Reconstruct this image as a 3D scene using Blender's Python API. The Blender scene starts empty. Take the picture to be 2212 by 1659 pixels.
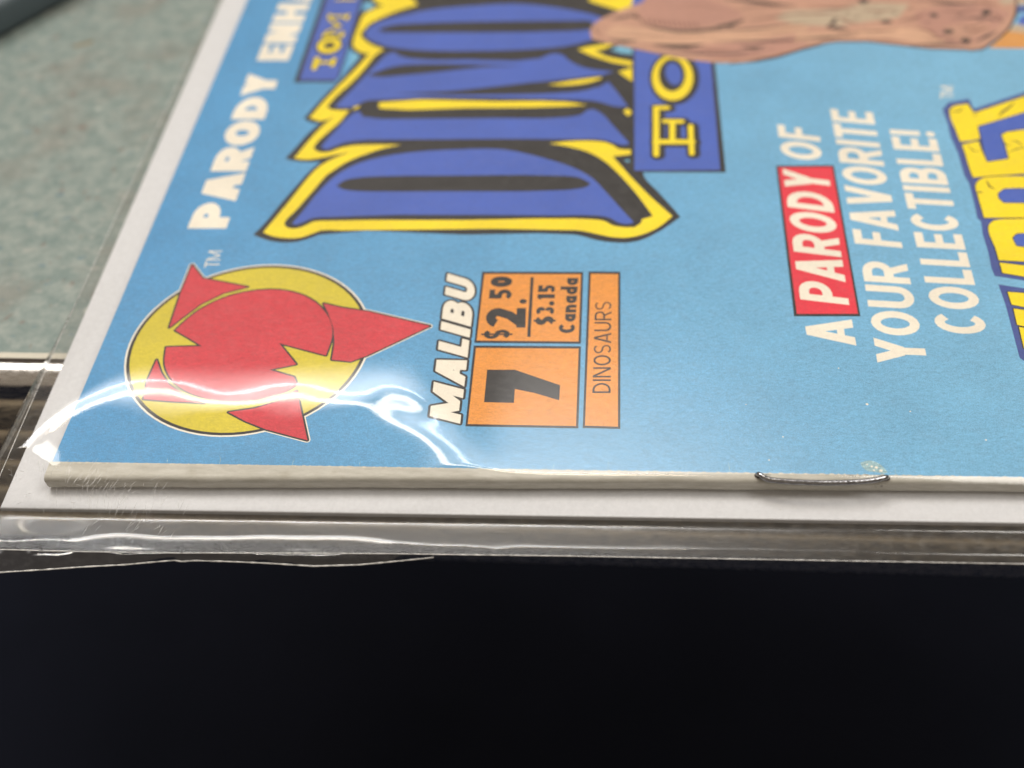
import bpy, bmesh, math, random
import numpy as np
from mathutils import Vector, Matrix
from mathutils.geometry import delaunay_2d_cdt

random.seed(7)
S = bpy.context.scene
COL = S.collection

# ---------------------------------------------------------------- camera (solved from the cover's vanishing points)
# U = photograph pixels at 2212 x 1659
F, CX, CY = 2640.0, 1106.0, 829.5
XV, YV = 1346.0, -1920.0
dY = Vector(((XV-CX)/F, (YV-CY)/F, 1.0)).normalized()
_v = (500-CY)/F
_t = -dY.x/(dY.y*_v+dY.z)
dX = Vector((1.0, _v*_t, _t)).normalized()
dZ = dX.cross(dY)
TABLE_Z = 0.75            # metres
COVER = 2.80              # cover print lies this many mm above the table top

def _plane(u, v):         # point on the cover plane for camera height 1, camera origin
    r = Vector(((u-CX)/F, (v-CY)/F, 1.0))
    q = r*(-1.0/r.dot(dZ))
    return q.dot(dX), q.dot(dY)
_a, _b = _plane(1635, 1030), _plane(1918, 1034)
H = 12.6/math.hypot(_a[0]-_b[0], _a[1]-_b[1])      # staple is 12.6 mm wide -> camera height in mm
_o = _plane(113.3, 997)
OX, OY = -_o[0]*H, -_o[1]*H                         # origin = top corner of the blue print at the spine

def P(u, v, z=0.0):       # photo pixel -> (x, y) in mm on the plane z mm above the cover
    k = H - z
    a = _plane(u, v)
    return (a[0]*k+OX, a[1]*k+OY)
def W(x, y, z):           # mm -> world metres
    return Vector((x*0.001, y*0.001, TABLE_Z+(z+COVER)*0.001))

cam_d = bpy.data.cameras.new('camera')
cam = bpy.data.objects.new('camera', cam_d); COL.objects.link(cam)
ex = Vector((dX.x, dY.x, dZ.x)); ey = Vector((dX.y, dY.y, dZ.y)); ez = Vector((dX.z, dY.z, dZ.z))
M = Matrix.Identity(4)
for i in range(3):
    M[i][0], M[i][1], M[i][2] = ex[i], -ey[i], -ez[i]
cpos = W(OX, OY, H)
M.translation = cpos
cam.matrix_world = M
cam_d.sensor_width = 36.0
cam_d.lens = 36.0*F/2212.0
cam_d.clip_start, cam_d.clip_end = 0.005, 50
fx, fy = P(1150, 930)
cam_d.dof.use_dof = True
cam_d.dof.focus_distance = (W(fx, fy, 0)-cpos).dot(ez)
cam_d.dof.aperture_fstop = 16.5
S.camera = cam

# ---------------------------------------------------------------- light
w = bpy.data.worlds.new('World'); S.world = w; w.use_nodes = True
bg = w.node_tree.nodes['Background']
bg.inputs[0].default_value = (0.34, 0.285, 0.225, 1); bg.inputs[1].default_value = 0.80
S.view_settings.view_transform = 'Standard'
S.view_settings.look = 'None'
S.view_settings.exposure = 0.0
S.view_settings.gamma = 1.0
S.render.engine = 'CYCLES'
S.cycles.max_bounces = 10
S.cycles.transparent_max_bounces = 24
S.cycles.caustics_reflective = False
S.cycles.caustics_refractive = False
S.cycles.use_denoising = True

def area(name, az, el, dist, sx, sy, power, col, target=(45, 20, 0), soft=False):
    d = bpy.data.lights.new(name, 'AREA'); d.shape = 'RECTANGLE'
    d.size, d.size_y, d.energy, d.color = sx, sy, power, col
    o = bpy.data.objects.new(name, d); COL.objects.link(o)
    a, e = math.radians(az), math.radians(el)
    if soft:          # strength fades to the rim, so the added haze has no edge
        d.use_nodes = True; nt = d.node_tree; em = nt.nodes['Emission']
        g = nt.nodes.new('ShaderNodeNewGeometry'); sub = nt.nodes.new('ShaderNodeVectorMath'); sub.operation = 'SUBTRACT'
        sub.inputs[1].default_value = (.5, .5, 0); nt.links.new(g.outputs['Parametric'], sub.inputs[0])
        ln = nt.nodes.new('ShaderNodeVectorMath'); ln.operation = 'LENGTH'; nt.links.new(sub.outputs[0], ln.inputs[0])
        mr = nt.nodes.new('ShaderNodeMapRange'); mr.interpolation_type = 'SMOOTHSTEP'
        mr.inputs[1].default_value, mr.inputs[2].default_value, mr.inputs[3].default_value, mr.inputs[4].default_value = 0, .5, 2.2, 0
        nt.links.new(ln.outputs['Value'], mr.inputs[0]); nt.links.new(mr.outputs[0], em.inputs['Strength'])
    t = W(*target)
    o.location = t+Vector((math.sin(a)*math.cos(e), math.cos(a)*math.cos(e), math.sin(e)))*dist
    o.rotation_euler = (t-o.location).to_track_quat('-Z', 'Y').to_euler()
    return o
def tube_lamp(name, p0, p1, height, wd, power, col):      # ceiling tube between two points (metres from the comic)
    d = bpy.data.lights.new(name, 'AREA'); d.shape = 'RECTANGLE'
    v = Vector(p1)-Vector(p0)
    d.size, d.size_y, d.energy, d.color = v.length, wd, power, col
    o = bpy.data.objects.new(name, d); COL.objects.link(o)
    c = (Vector(p0)+Vector(p1))/2
    o.location = W(45, 20, 0)+Vector((c.x, c.y, height))
    o.rotation_euler = (0, 0, math.atan2(v.y, v.x))
tube_lamp('cool_ceiling_lamp', (-1.30, 1.30), (0.10, 0.715), 1.6, .05, 3.8, (0.93, 0.96, 1.0))
tube_lamp('warm_ceiling_lamp', (-1.30, 0.98), (0.12, 0.405), 1.6, .11, 8.2, (1.0, 0.86, 0.66))
area('ceiling_panel', 78, 60, 1.9, 1.1, 0.9, 20.5, (1.0, 0.96, 0.90))
area('haze_light', -26, 59, 2.2, 2.6, 1.5, 50.0, (1.0, 0.97, 0.94), soft=True)  # unseen soft light added to lay a milky haze on the film

# ---------------------------------------------------------------- helpers
def lin(c):
    return tuple((x/255/12.92 if x/255 <= 0.04045 else ((x/255+0.055)/1.055)**2.4) for x in c)
def new_obj(name, verts, faces, mats, parent=None, midx=None, smooth=False):
    me = bpy.data.meshes.new(name)
    me.from_pydata([tuple(v) for v in verts], [], faces)
    for m in (mats if isinstance(mats, (list, tuple)) else [mats]):
        me.materials.append(m)
    if midx:
        me.polygons.foreach_set('material_index', midx)
    if smooth:
        me.polygons.foreach_set('use_smooth', [True]*len(me.polygons))
    me.update()
    o = bpy.data.objects.new(name, me); COL.objects.link(o)
    if parent:
        o.parent = parent
        o.matrix_parent_inverse = parent.matrix_world.inverted()
    return o
def empty(name, loc, label, cat, group=None):
    o = bpy.data.objects.new(name, None); COL.objects.link(o)
    o.empty_display_size = 0.01
    o.location = loc
    o.matrix_world = Matrix.Translation(loc)
    o['label'] = label; o['category'] = cat
    if group: o['group'] = group
    return o
def grid_faces(n, m):
    return [(i*m+j, (i+1)*m+j, (i+1)*m+j+1, i*m+j+1) for i in range(n-1) for j in range(m-1)]
def tube(pts, r, n=10, cap=True):
    """pts: world Vectors, r: float or list (metres)"""
    V, Fc = [], []
    N = len(pts)
    for i, p in enumerate(pts):
        t = (pts[min(i+1, N-1)]-pts[max(i-1, 0)]).normalized()
        a = t.cross(Vector((0, 0, 1)))
        if a.length < 1e-4: a = t.cross(Vector((0, 1, 0)))
        a.normalize(); b = t.cross(a)
        rr = r[i] if isinstance(r, (list, tuple)) else r
        for k in range(n):
            an = 2*math.pi*k/n
            V.append(p+a*math.cos(an)*rr+b*math.sin(an)*rr)
    for i in range(N-1):
        for k in range(n):
            Fc.append((i*n+k, i*n+(k+1) % n, (i+1)*n+(k+1) % n, (i+1)*n+k))
    if cap:
        Fc.append(tuple(range(n))[::-1]); Fc.append(tuple((N-1)*n+k for k in range(n)))
    return V, Fc

# ---------------------------------------------------------------- materials
def mat(name):
    m = bpy.data.materials.new(name); m.use_nodes = True
    nt = m.node_tree
    return m, nt, nt.nodes['Principled BSDF'], nt.nodes['Material Output']
def node(nt, t, **kw):
    n = nt.nodes.new(t)
    for k, v in kw.items():
        if k in n.inputs.keys(): n.inputs[k].default_value = v
        else: setattr(n, k, v)
    return n
def mixc(nt, fac, a, b, mode='MIX'):
    n = nt.nodes.new('ShaderNodeMix'); n.data_type = 'RGBA'; n.blend_type = mode
    for s, v in ((0, fac), (6, a), (7, b)):
        if hasattr(v, 'is_linked'): nt.links.new(v, n.inputs[s])
        elif s: n.inputs[s].default_value = (*v, 1) if len(v) == 3 else v
        else: n.inputs[s].default_value = v
    return n.outputs[2]
def ramp(nt, src, lo, hi, a=0.0, b=1.0):
    n = nt.nodes.new('ShaderNodeMapRange')
    n.inputs[1].default_value, n.inputs[2].default_value = lo, hi
    n.inputs[3].default_value, n.inputs[4].default_value = a, b
    nt.links.new(src, n.inputs[0])
    return n.outputs[0]
def coords(nt, scale=(1, 1, 1)):
    g = nt.nodes.new('ShaderNodeNewGeometry')
    mp = nt.nodes.new('ShaderNodeMapping'); mp.inputs['Scale'].default_value = scale
    nt.links.new(g.outputs['Position'], mp.inputs[0])
    return mp.outputs[0]
def noise(nt, co, scale, detail=3, rough=0.55):
    n = nt.nodes.new('ShaderNodeTexNoise')
    n.inputs['Scale'].default_value = scale; n.inputs['Detail'].default_value = detail; n.inputs['Roughness'].default_value = rough
    nt.links.new(co, n.inputs['Vector'])
    return n.outputs['Fac']
PK = 0.98
INK = {}
def ink(name, rgb, rgb2=None, grain=0.10):
    """printed ink on coated comic stock"""
    m, nt, bs, out = mat('ink_'+name)
    c = [x*PK for x in lin(rgb)]
    co = coords(nt)
    base = c
    if rgb2:
        c2 = [x*PK for x in lin(rgb2)]
        g = nt.nodes.new('ShaderNodeNewGeometry'); sep = nt.nodes.new('ShaderNodeSeparateXYZ')
        nt.links.new(g.outputs['Position'], sep.inputs[0])
        n0 = noise(nt, co, 35, 2)
        ad = nt.nodes.new('ShaderNodeMath'); ad.operation = 'MULTIPLY_ADD'
        nt.links.new(n0, ad.inputs[0]); ad.inputs[1].default_value = 0.035
        nt.links.new(sep.outputs[0], ad.inputs[2])
        base = mixc(nt, ramp(nt, ad.outputs[0], 0.005, 0.125), c, c2)
    n1 = ramp(nt, noise(nt, co, 9000, 2, 0.7), 0.30, 0.70, 1-grain*1.9, 1+grain*1.9)
    n2 = ramp(nt, noise(nt, coords(nt, (1, 2.2, 1)), 1500, 3, 0.65), 00.30, 0.70, 1-grain*0.8, 1+grain*0.8)
    mul = nt.nodes.new('ShaderNodeMath'); mul.operation = 'MULTIPLY'
    nt.links.new(n1, mul.inputs[0]); nt.links.new(n2, mul.inputs[1])
    mul0 = mul; mul = nt.nodes.new('ShaderNodeMath'); mul.operation = 'MULTIPLY'
    nt.links.new(mul0.outputs[0], mul.inputs[0]); nt.links.new(ramp(nt, noise(nt, co, 110, 4, .6), .3, .7, .93, 1.07), mul.inputs[1])
    vm = nt.nodes.new('ShaderNodeVectorMath'); vm.operation = 'SCALE'
    if hasattr(base, 'is_linked'): nt.links.new(base, vm.inputs[0])
    else: vm.inputs[0].default_value = base
    nt.links.new(mul.outputs[0], vm.inputs['Scale'])
    nt.links.new(vm.outputs[0], bs.inputs['Base Color'])
    bs.inputs['Roughness'].default_value = 0.46
    bs.inputs['Specular IOR Level'].default_value = 0.30
    bp = nt.nodes.new('ShaderNodeBump'); bp.inputs['Strength'].default_value = 0.35; bp.inputs['Distance'].default_value = 0.00004
    nt.links.new(noise(nt, coords(nt, (1, 2, 1)), 2500, 4, 0.7), bp.inputs['Height'])
    nt.links.new(bp.outputs[0], bs.inputs['Normal'])
    INK[name] = m
ink('sky_blue', (66, 144, 200), (120, 180, 216), 0.14)
ink('pale_blue', (112, 180, 212))
ink('black', (30, 28, 30), None, 0.16)
ink('yellow', (247, 220, 12), None, 0.06)
ink('royal', (66, 96, 188), None, 0.07)
ink('cream', (240, 232, 216), None, 0.05)
ink('red', (226, 44, 66), None, 0.09)
ink('emblem_red', (206, 50, 64), None, 0.15)
ink('emblem_yellow', (212, 194, 44), None, 0.10)
ink('orange', (230, 148, 58), None, 0.13)
ink('skin', (192, 146, 124)); ink('skin_pink', (184, 136, 120)); ink('skin_light', (206, 162, 134)); ink('skin_beige', (188, 168, 144)); ink('skin_dark', (62, 47, 44)); ink('skin_shade', (140, 98, 84)); ink('tan_orange', (214, 150, 78))
ink('fold_cream', (204, 198, 182), None, .12); ink('worn', (150, 184, 192), None, .25); ink('navy', (62, 80, 150)); ink('dark_yellow', (196, 168, 10))

# ---------------------------------------------------------------- 2-D print layout, all in mm on the cover
def K(ox, oy, s):
    return lambda x, y: P(ox+x*s, oy+y*s)
T3 = 1/3.0
K1, K2, K3 = K(0, 0, T3), K(737.3, 0, T3), K(1474.7, 0, T3)
K4, K5, K6 = K(0, 493.7, T3), K(737.3, 493.7, T3), K(1474.7, 493.7, T3)
K7, K8 = K(0, 932.6, T3), K(1474.7, 932.6, T3)
L1 = K(493.7, 0, T3)
L2, L3 = K(1250.8, 0, 0.22321), K(1718.2, 0, 0.22321)
L4 = K(1975.0, 164.6, 0.39698)
L8 = K(603.5, 0, 0.14881)
UU = K(0, 0, 1.0)

LAYERS = []       # (polygon mm, ink, part) bottom to top
def paint(poly, col, part):
    LAYERS.append((poly, col, part))
def M_(fn, pts):
    return [fn(x, y) for x, y in pts]
def smooth(pts, k=4, lim=48):
    """auto-smooth a closed polygon: corners sharper than lim degrees stay"""
    n = len(pts); V = [Vector(p) for p in pts]; out = []
    def tang(i):
        a, b, c = V[i-1], V[i], V[(i+1) % n]
        d1, d2 = b-a, c-b
        if d1.length < 1e-6 or d2.length < 1e-6: return None
        ang = math.degrees(d1.angle(d2))
        if ang > lim: return None
        return (d1.normalized()+d2.normalized()).normalized()
    T = [tang(i) for i in range(n)]
    for i in range(n):
        a, b = V[i], V[(i+1) % n]; L = (b-a).length
        ta, tb = T[i], T[(i+1) % n]
        d = (b-a)
        ma = ta*L if ta else d; mb = tb*L if tb else d
        if not ta and not tb:
            out.append(tuple(a)); continue
        for j in range(k):
            s = j/k
            h00, h10 = 2*s**3-3*s**2+1, s**3-2*s**2+s
            h01, h11 = -2*s**3+3*s**2, s**3-s**2
            out.append(tuple(a*h00+ma*h10+b*h01+mb*h11))
    return out
def ngon(c, r, n=10):
    return [(c[0]+r*math.cos(2*math.pi*k/n+.2), c[1]+r*math.sin(2*math.pi*k/n+.2)) for k in range(n)]
def stroke_polys(pts, w, closed=False, joints=True):
    out = []
    V = [Vector(p) for p in pts]
    if closed: V = V+[V[0]]
    for a, b in zip(V[:-1], V[1:]):
        d = b-a
        if d.length < 1e-5: continue
        n = Vector((-d.y, d.x)).normalized()*w/2
        out.append([tuple(a+n), tuple(a-n), tuple(b-n), tuple(b+n)])
    if joints:
        for p in (V[:-1] if closed else V[1:-1]):
            out.append(ngon(p, w/2*0.985, 8))
    return out
def line(pts, w, col, part, closed=False):
    for q in stroke_polys(pts, w, closed): paint(q, col, part)
def taper(pts, w, col, part):
    """brush stroke thick in the middle, pointed at the ends"""
    V = [Vector(p) for p in pts]; n = len(V); L, R = [], []
    for i, p in enumerate(V):
        d = (V[min(i+1, n-1)]-V[max(i-1, 0)]).normalized(); nn = Vector((-d.y, d.x))
        ww = w/2*math.sin(math.pi*(i+0.15)/(n-0.7))
        L.append(tuple(p+nn*ww)); R.append(tuple(p-nn*ww))
    paint(L+R[::-1], col, part)

# --- stroke alphabet: every glyph is a list of polygons in a box of height 1
def glyph(ch, t, wd=1.0):
    h = t*(.40 if ch in '3$S5' else .5); out = []
    def R(x0, y0, x1, y1): out.append([(x0, y0), (x1, y0), (x1, y1), (x0, y1)])
    def par(x0, y0, x1, y1, tt=None):
        q = (tt or t)/2; out.append([(x0-q, y0), (x0+q, y0), (x1+q, y1), (x1-q, y1)])
    def ST(p, closed=False):
        V = [Vector(a) for a in p]; n = len(V)
        Lf, Rt = [], []
        for i, a in enumerate(V):
            if closed: d = (V[(i+1) % n]-V[i-1])
            else: d = V[min(i+1, n-1)]-V[max(i-1, 0)]
            d.normalize(); nn = Vector((-d.y, d.x))*h
            Lf.append(tuple(a+nn)); Rt.append(tuple(a-nn))
        rng = range(n) if closed else range(n-1)
        for i in rng:
            j = (i+1) % n
            out.append([Lf[i], Rt[i], Rt[j], Lf[j]])
    def arc(cx, cy, rx, ry, a0, a1, n=9):
        return [(cx+rx*math.cos(math.radians(a0+(a1-a0)*i/n)), cy+ry*math.sin(math.radians(a0+(a1-a0)*i/n))) for i in range(n+1)]
    w_ = {'I': t, '!': t*1.05, '.': t*1.1, 'M': .92, 'O': .72, 'A': .74, 'N': .70, 'H': .70, 'D': .68, 'R': .67, 'P': .64, 'E': .54, 'F': .52, 'L': .50,
          'T': .60, 'Y': .70, 'V': .72, 'U': .68, 'C': .66, 'B': .66, 'S': .60, '$': .60, '0': .60, '1': .38, '2': .60, '3': .58, '5': .58, ' ': .34,
          'a': .52, 'n': .54, 'd': .56}[ch]
    w = w_*wd if ch not in 'I!.' else w_
    def bowl(y0, y1, xr):
        r = (y1-y0)/2; c = (y0+y1)/2; rx = min(r, (xr)*0.62)
        ST([(h*.4, y0)]+arc(xr-rx, c, rx, r, -90, 90)+[(h*.4, y1)])
    if ch == 'I': R(0, 0, t, 1)
    elif ch == '!': R(0, .34, t, 1); out.append([(t/2+t*.56*math.cos(k*.785), t*.52+t*.52*math.sin(k*.785)) for k in range(8)])
    elif ch == '.': out.append([(t/2+t*.6*math.cos(k*.785), t*.55+t*.55*math.sin(k*.785)) for k in range(8)])
    elif ch == 'L': R(0, 0, t, 1); R(t*.9, 0, w, t*.92)
    elif ch in 'EF':
        R(0, 0, t, 1); R(t*.9, 1-t*.9, w, 1); R(t*.9, .5-t*.40, w*.93, .5+t*.42)
        if ch == 'E': R(t*.9, 0, w, t*.9)
    elif ch == 'H': R(0, 0, t, 1); R(w-t, 0, w, 1); R(t*.9, .5-t*.45, w-t*.9, .5+t*.45)
    elif ch == 'T': R(w/2-h, 0, w/2+h, 1-t*.8); R(0, 1-t*.9, w, 1)
    elif ch == 'N': R(0, 0, t*.95, 1); R(w-t*.95, 0, w, 1); par(w-t*.6, 0, t*.6, 1, t*1.15)
    elif ch == 'M': R(0, 0, t*.95, 1); R(w-t*.95, 0, w, 1); par(w/2, 0.08, t*.55, 1, t*1.05); par(w/2, 0.08, w-t*.55, 1, t*1.05)
    elif ch == 'A':
        par(h*1.1, 0, w/2-t*.08, 1, t*1.12); par(w-h*1.1, 0, w/2+t*.08, 1, t*1.12); R(w*.28, .20, w*.72, .20+t*.72)
    elif ch == 'V': par(w/2-t*.05, 0, h*1.1, 1, t*1.12); par(w/2+t*.05, 0, w-h*1.1, 1, t*1.12)
    elif ch == 'Y': R(w/2-h, 0, w/2+h, .48); par(w/2-t*.02, .42, h*1.15, 1, t*1.15); par(w/2+t*.02, .42, w-h*1.15, 1, t*1.15)
    elif ch in 'O0': ST(arc(w/2, .5, w/2-h, .5-h, 0, 360, 20)[:-1], True)
    elif ch == 'C': ST(arc(w/2, .5, w/2-h, .5-h, 42, 318, 16))
    elif ch == 'U': ST([(h, 1), (h, .7)]+arc(w/2, w/2, w/2-h, w/2-h, 180, 360, 10)+[(w-h, .7), (w-h, 1)])
    elif ch == 'D':
        R(0, 0, t, 1); bowl(h, 1-h, w-h)
    elif ch == 'P': R(0, 0, t, 1); bowl(.40+h*.2, 1-h, w-h)
    elif ch == 'R': R(0, 0, t, 1); bowl(.42+h*.2, 1-h, w-h); par(w-h*1.15, 0, w*.52, .46, t*1.1)
    elif ch == 'B': R(0, 0, t, 1); bowl(h, .5, w-h); bowl(.5, 1-h, w-h*1.3)
    elif ch in 'S$':
        ST(arc(w/2, .75-h*.5, w/2-h, .25-h*.5, 30, 270, 9)+arc(w/2, .25+h*.5, w/2-h, .25-h*.5, 90, -150, 9)[1:])
        if ch == '$': R(w/2-t*.22, -.10, w/2+t*.22, 1.10)
    elif ch == '1': R(w-t, 0, w, 1); out.append([(0, .72), (w-t*.9, .86), (w-t*.9, 1), (0, .86)])
    elif ch == '2':
        ST(arc(w/2, .70, w/2-h, .30-h, 165, -30, 9)+[(w*.62, .40), (h*1.3, t*.6)]); R(0, 0, w, t*.92)
    elif ch == '3': ST(arc(w/2-.02, .74, w/2-h, .26-h, 150, -80, 8)); ST(arc(w/2-.02, .27, w/2-h, .27-h, 80, -150, 8))
    elif ch == '5': R(t*.2, 1-t*.9, w*.95, 1); R(t*.2, .50, t*1.1, 1-t*.8); ST([(h*.9, .56)]+arc(w/2-.02, .32, w/2-h, .32-h, 100, -150, 11))
    elif ch == 'a':
        ST(arc(w/2, .32, w/2-h, .32-h, 0, 360, 14)[:-1], True); R(w-t, 0, w, .64)
    elif ch == 'n': R(0, 0, t, .64); ST(arc(w/2, .36, w/2-h, .28-h, 180, 0, 9)+[(w-h, 0)])
    elif ch == 'd':
        ST(arc(w/2, .32, w/2-h, .32-h, 0, 360, 14)[:-1], True); R(w-t, 0, w, 1)
    return w, out
def text(s, quad, t, col, part, gap=0.10, wd=1.0, outline=0, ocol='black'):
    """quad: mm corners (start baseline, end baseline, end cap, start cap)"""
    xs = 0; gl = []
    for ch in s:
        w, ps = glyph(ch, t, wd); gl.append((xs, ps)); xs += w+gap
    tot = xs-gap
    b0, b1, c1, c0 = [Vector(q) for q in quad]
    def mp(x, y):
        s_ = x/tot
        a = b0.lerp(b1, s_); b = c0.lerp(c1, s_)
        return tuple(a.lerp(b, y))
    polys = [[mp(x0+x, y) for x, y in p] for x0, ps in gl for p in ps]
    if outline:
        for p in polys:
            for q in stroke_polys(p, outline*2, True): paint(q, ocol, part)
    for p in polys: paint(p, col, part)

# ---- cover outline (blue print area): rectangle 160 x 258 mm
CW, CL = 164.0, 259.0
spine_y = lambda x: 0.0
_n = 520
_edge = [(CL*i/_n, -0.2*CL*i/_n/CL) for i in range(_n+1)]
paint(_edge+[(CL, CW), (0, CW)], 'sky_blue', 'front_cover')

# ---- title logo
tp = 'title_lettering'
sil = M_(L1, [(160,1522),(240,1440),(330,1330),(430,1215),(540,1095),(600,1048),(500,1050),(420,1042),(368,1027),(440,950),(520,860),(590,800),(540,795),(488,768),(560,685),(640,600),(720,522),(790,440),(852,368),(830,352),(792,322),(796,240),(826,160),(846,90),(895,42),(880,10),(850,-60)])
sil += M_(K2, [(2000,-60),(1965,100),(1965,600),(1960,1085),(1960,1140),(2050,1240),(2150,1350),(2197,1405),(2150,1440),(2060,1500),(1950,1553),(1850,1573),(1750,1570),(1650,1555),(1560,1530),(1500,1520),(800,1521)])
sil += M_(L1, [(590,1521),(540,1540),(450,1566),(350,1572),(250,1556)])
paint(smooth(sil, 3), 'black', tp)
yel = M_(L1, [(225,1505),(300,1415),(400,1295),(500,1170),(580,1085),(650,1040),(720,1010),(790,985),(680,1005),(600,1022),(500,1034),(425,1026),(500,935),(600,825),(690,748),(640,775),(590,786),(525,763),(600,675),(680,590),(760,510),(840,430),(912,346),(880,345),(840,330),(808,298),(815,240),(850,150),(872,100),(930,62),(1005,36),(960,18),(925,-30),(915,-60),(1130,-60),(1228,30),(1100,70),(1000,110),(920,150),(880,190),(857,218),(875,252),(930,290),(1008,320),(960,350),(900,420),(840,490),(780,550),(700,620),(640,690),(660,708),(720,714),(782,714),(720,790),(640,860),(560,940),(555,965),(590,985),(650,985),(720,960),(800,944),(900,938),(1118,938),(1000,962),(880,1002),(780,1042),(700,1090),(630,1140),(570,1210),(500,1290),(430,1370),(370,1430),(365,1460),(400,1480),(460,1475),(510,1455),(550,1436),(650,1430),(1500,1426)])
yel += M_(K2, [(1500,1416),(1600,1420),(1700,1430),(1760,1460),(1830,1472),(1900,1472),(1945,1440),(1945,1422),(2018,1400),(1990,1360),(1900,1240),(1800,1130),(1700,1040),(1600,985),(1450,945),(1345,930),(1500,914),(1700,920),(1760,940),(1800,965),(1876,970),(1876,1000),(1758,1014),(1800,1060),(1900,1170),(2000,1270),(2146,1400),(2060,1470),(1950,1520),(1850,1540),(1750,1535),(1650,1515),(1560,1496),(1500,1491),(0,1493)])
yel += M_(L1, [(600,1493),(540,1515),(460,1540),(350,1541),(270,1526)])
paint(smooth(yel, 3), 'yellow', tp)
# D
paint(smooth(M_(L1, [(410,1450),(480,1370),(560,1270),(640,1185),(720,1120),(850,1055),(1000,1015),(1200,985),(1500,968),(1750,966)])+M_(K2, [(1150,985),(1350,1035),(1500,1085),(1620,1150),(1720,1250),(1820,1360),(1897,1442),(1850,1452),(1790,1440),(1740,1412),(1650,1397),(1400,1396)])+M_(L1, [(600,1408),(540,1415),(490,1437),(440,1456)]), 3), 'royal', tp)
paint(smooth(M_(L1, [(698,1205),(750,1170),(850,1150),(1000,1142)])+M_(K2, [(700,1138),(1400,1138),(1540,1150),(1615,1188),(1600,1205),(1540,1222),(1400,1234),(700,1240)])+M_(L1, [(1000,1241),(850,1239),(750,1229)]), 3), 'black', tp)
# I
paint(smooth(M_(L1, [(600,955),(620,925),(700,840),(770,765),(820,727),(850,724),(872,756),(1000,771)])+M_(K2, [(300,771),(1000,765),(1450,760),(1560,740),(1590,715),(1630,706),(1680,730),(1760,812),(1868,930),(1830,940),(1770,925),(1700,905),(1500,901),(0,906)])+M_(L1, [(900,910),(760,922),(690,946),(640,968)]), 3), 'royal', tp)
# N
paint(smooth(M_(L1, [(690,690),(780,600),(880,497),(960,415),(1040,345),(1080,338),(1110,362),(1250,385)])+M_(K2, [(800,386),(1280,379),(1335,357),(1380,345),(1425,352),(1480,395),(1580,440),(1768,465),(1690,486),(1650,575),(1730,530),(1790,600),(1857,690),(1780,690),(1680,662),(1600,650),(1400,642),(200,648)])+M_(L1, [(880,656),(840,676),(780,696),(720,696)]), 3), 'royal', tp)
paint(smooth(M_(K2, [(340,607),(700,590),(1000,560),(1200,538),(1400,518),(1680,486),(1705,500),(1690,540),(1600,582),(1400,602),(1000,613),(700,615)]), 3), 'black', tp)
paint(smooth(M_(K2, [(1336,550),(1500,522),(1680,499),(1686,509),(1600,536),(1450,553)]), 3), 'yellow', tp)
paint(smooth(M_(L1, [(895,488),(960,465),(1050,435),(1150,420),(1400,415),(1905,426),(1650,436),(1300,472),(1100,491),(980,499)]), 3), 'black', tp)
paint(smooth(M_(K2, [(243,668),(260,663),(1000,657),(1450,660),(1592,680),(1450,690),(800,699),(260,703),(243,698)]), 3), 'yellow', tp)
paint(M_(L1, [(803,704),(815,693),(850,683),(846,696),(820,708)]), 'yellow', tp)
# O
paint(smooth(M_(L1, [(885,220),(910,180),(970,145),(1100,105),(1300,62),(1600,36)])+M_(K2, [(1100,24),(1300,36),(1500,66),(1650,100),(1740,140),(1760,180),(1700,225),(1600,265),(1450,300),(1200,320),(900,329),(500,325),(300,302)])+M_(L1, [(980,285),(930,265),(895,242)]), 3), 'royal', tp)
paint(smooth(M_(L1, [(968,192),(1050,165),(1250,150)])+M_(K2, [(900,140),(1620,133),(1640,190),(1500,200),(600,211),(300,209)])+M_(L1, [(1000,208)]), 3), 'black', tp)
# pieces right of the letters
paint(M_(K2, [(1700,-60),(2300,-60),(2300,40),(2000,30),(1850,60),(1800,60)]), 'royal', tp)
paint(M_(K2, [(1600,4),(1640,-60),(1900,-60),(1880,40),(1800,66),(1740,50),(1660,25)]), 'yellow', tp)
paint(M_(K2, [(1533,322),(1600,302),(1750,282),(1760,292),(1700,318),(1640,326),(1720,368),(1885,398),(1885,428),(1750,402),(1620,360)]), 'yellow', tp)
paint(M_(K2, [(1745,322),(1800,298),(1885,300),(1885,352),(1810,344)]), 'pale_blue', tp)
paint(M_(K2, [(1795,465),(1885,438),(1885,528)]), 'yellow', tp)
paint(M_(K2, [(1828,724),(1852,702),(1878,718),(1880,735),(1858,752)]), 'yellow', tp)
paint(M_(K2, [(1832,1038),(1860,1034),(1874,1048),(1852,1050)]), 'pale_blue', tp)
paint(M_(L8, [(1240,150),(1270,30),(1330,25),(1390,85),(1300,140)]), 'pale_blue', tp)

# ---- FOR banner
fp = 'lettering_panel'
paint(M_(UU, [(1366.5,60),(1366.5,372),(1568,372.5),(1541,100)]), 'black', fp)
paint(M_(UU, [(1370.5,60),(1370.5,368.5),(1555.5,367),(1533,100)]), 'royal', fp)
e1 = lambda cx, cy, rx, ry, rot=0, n=28: [L2(cx+rx*math.cos(2*math.pi*k/n)*math.cos(rot)-ry*math.sin(2*math.pi*k/n)*math.sin(rot), cy+rx*math.cos(2*math.pi*k/n)*math.sin(rot)+ry*math.sin(2*math.pi*k/n)*math.cos(rot)) for k in range(n)]
pxmm = 21.0/4.48   # L2 pixels per mm, about
fs = [([(747,1040),(747,1500)],58),([(745,1040),(850,1042)],66),([(745,1372),(1090,1372)],74),([(1080,1215),(1092,1490)],50),([(903,1372),(903,1190)],56),([(832,1172),(990,1175)],66)]
lw = lambda w: w/74.0
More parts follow.
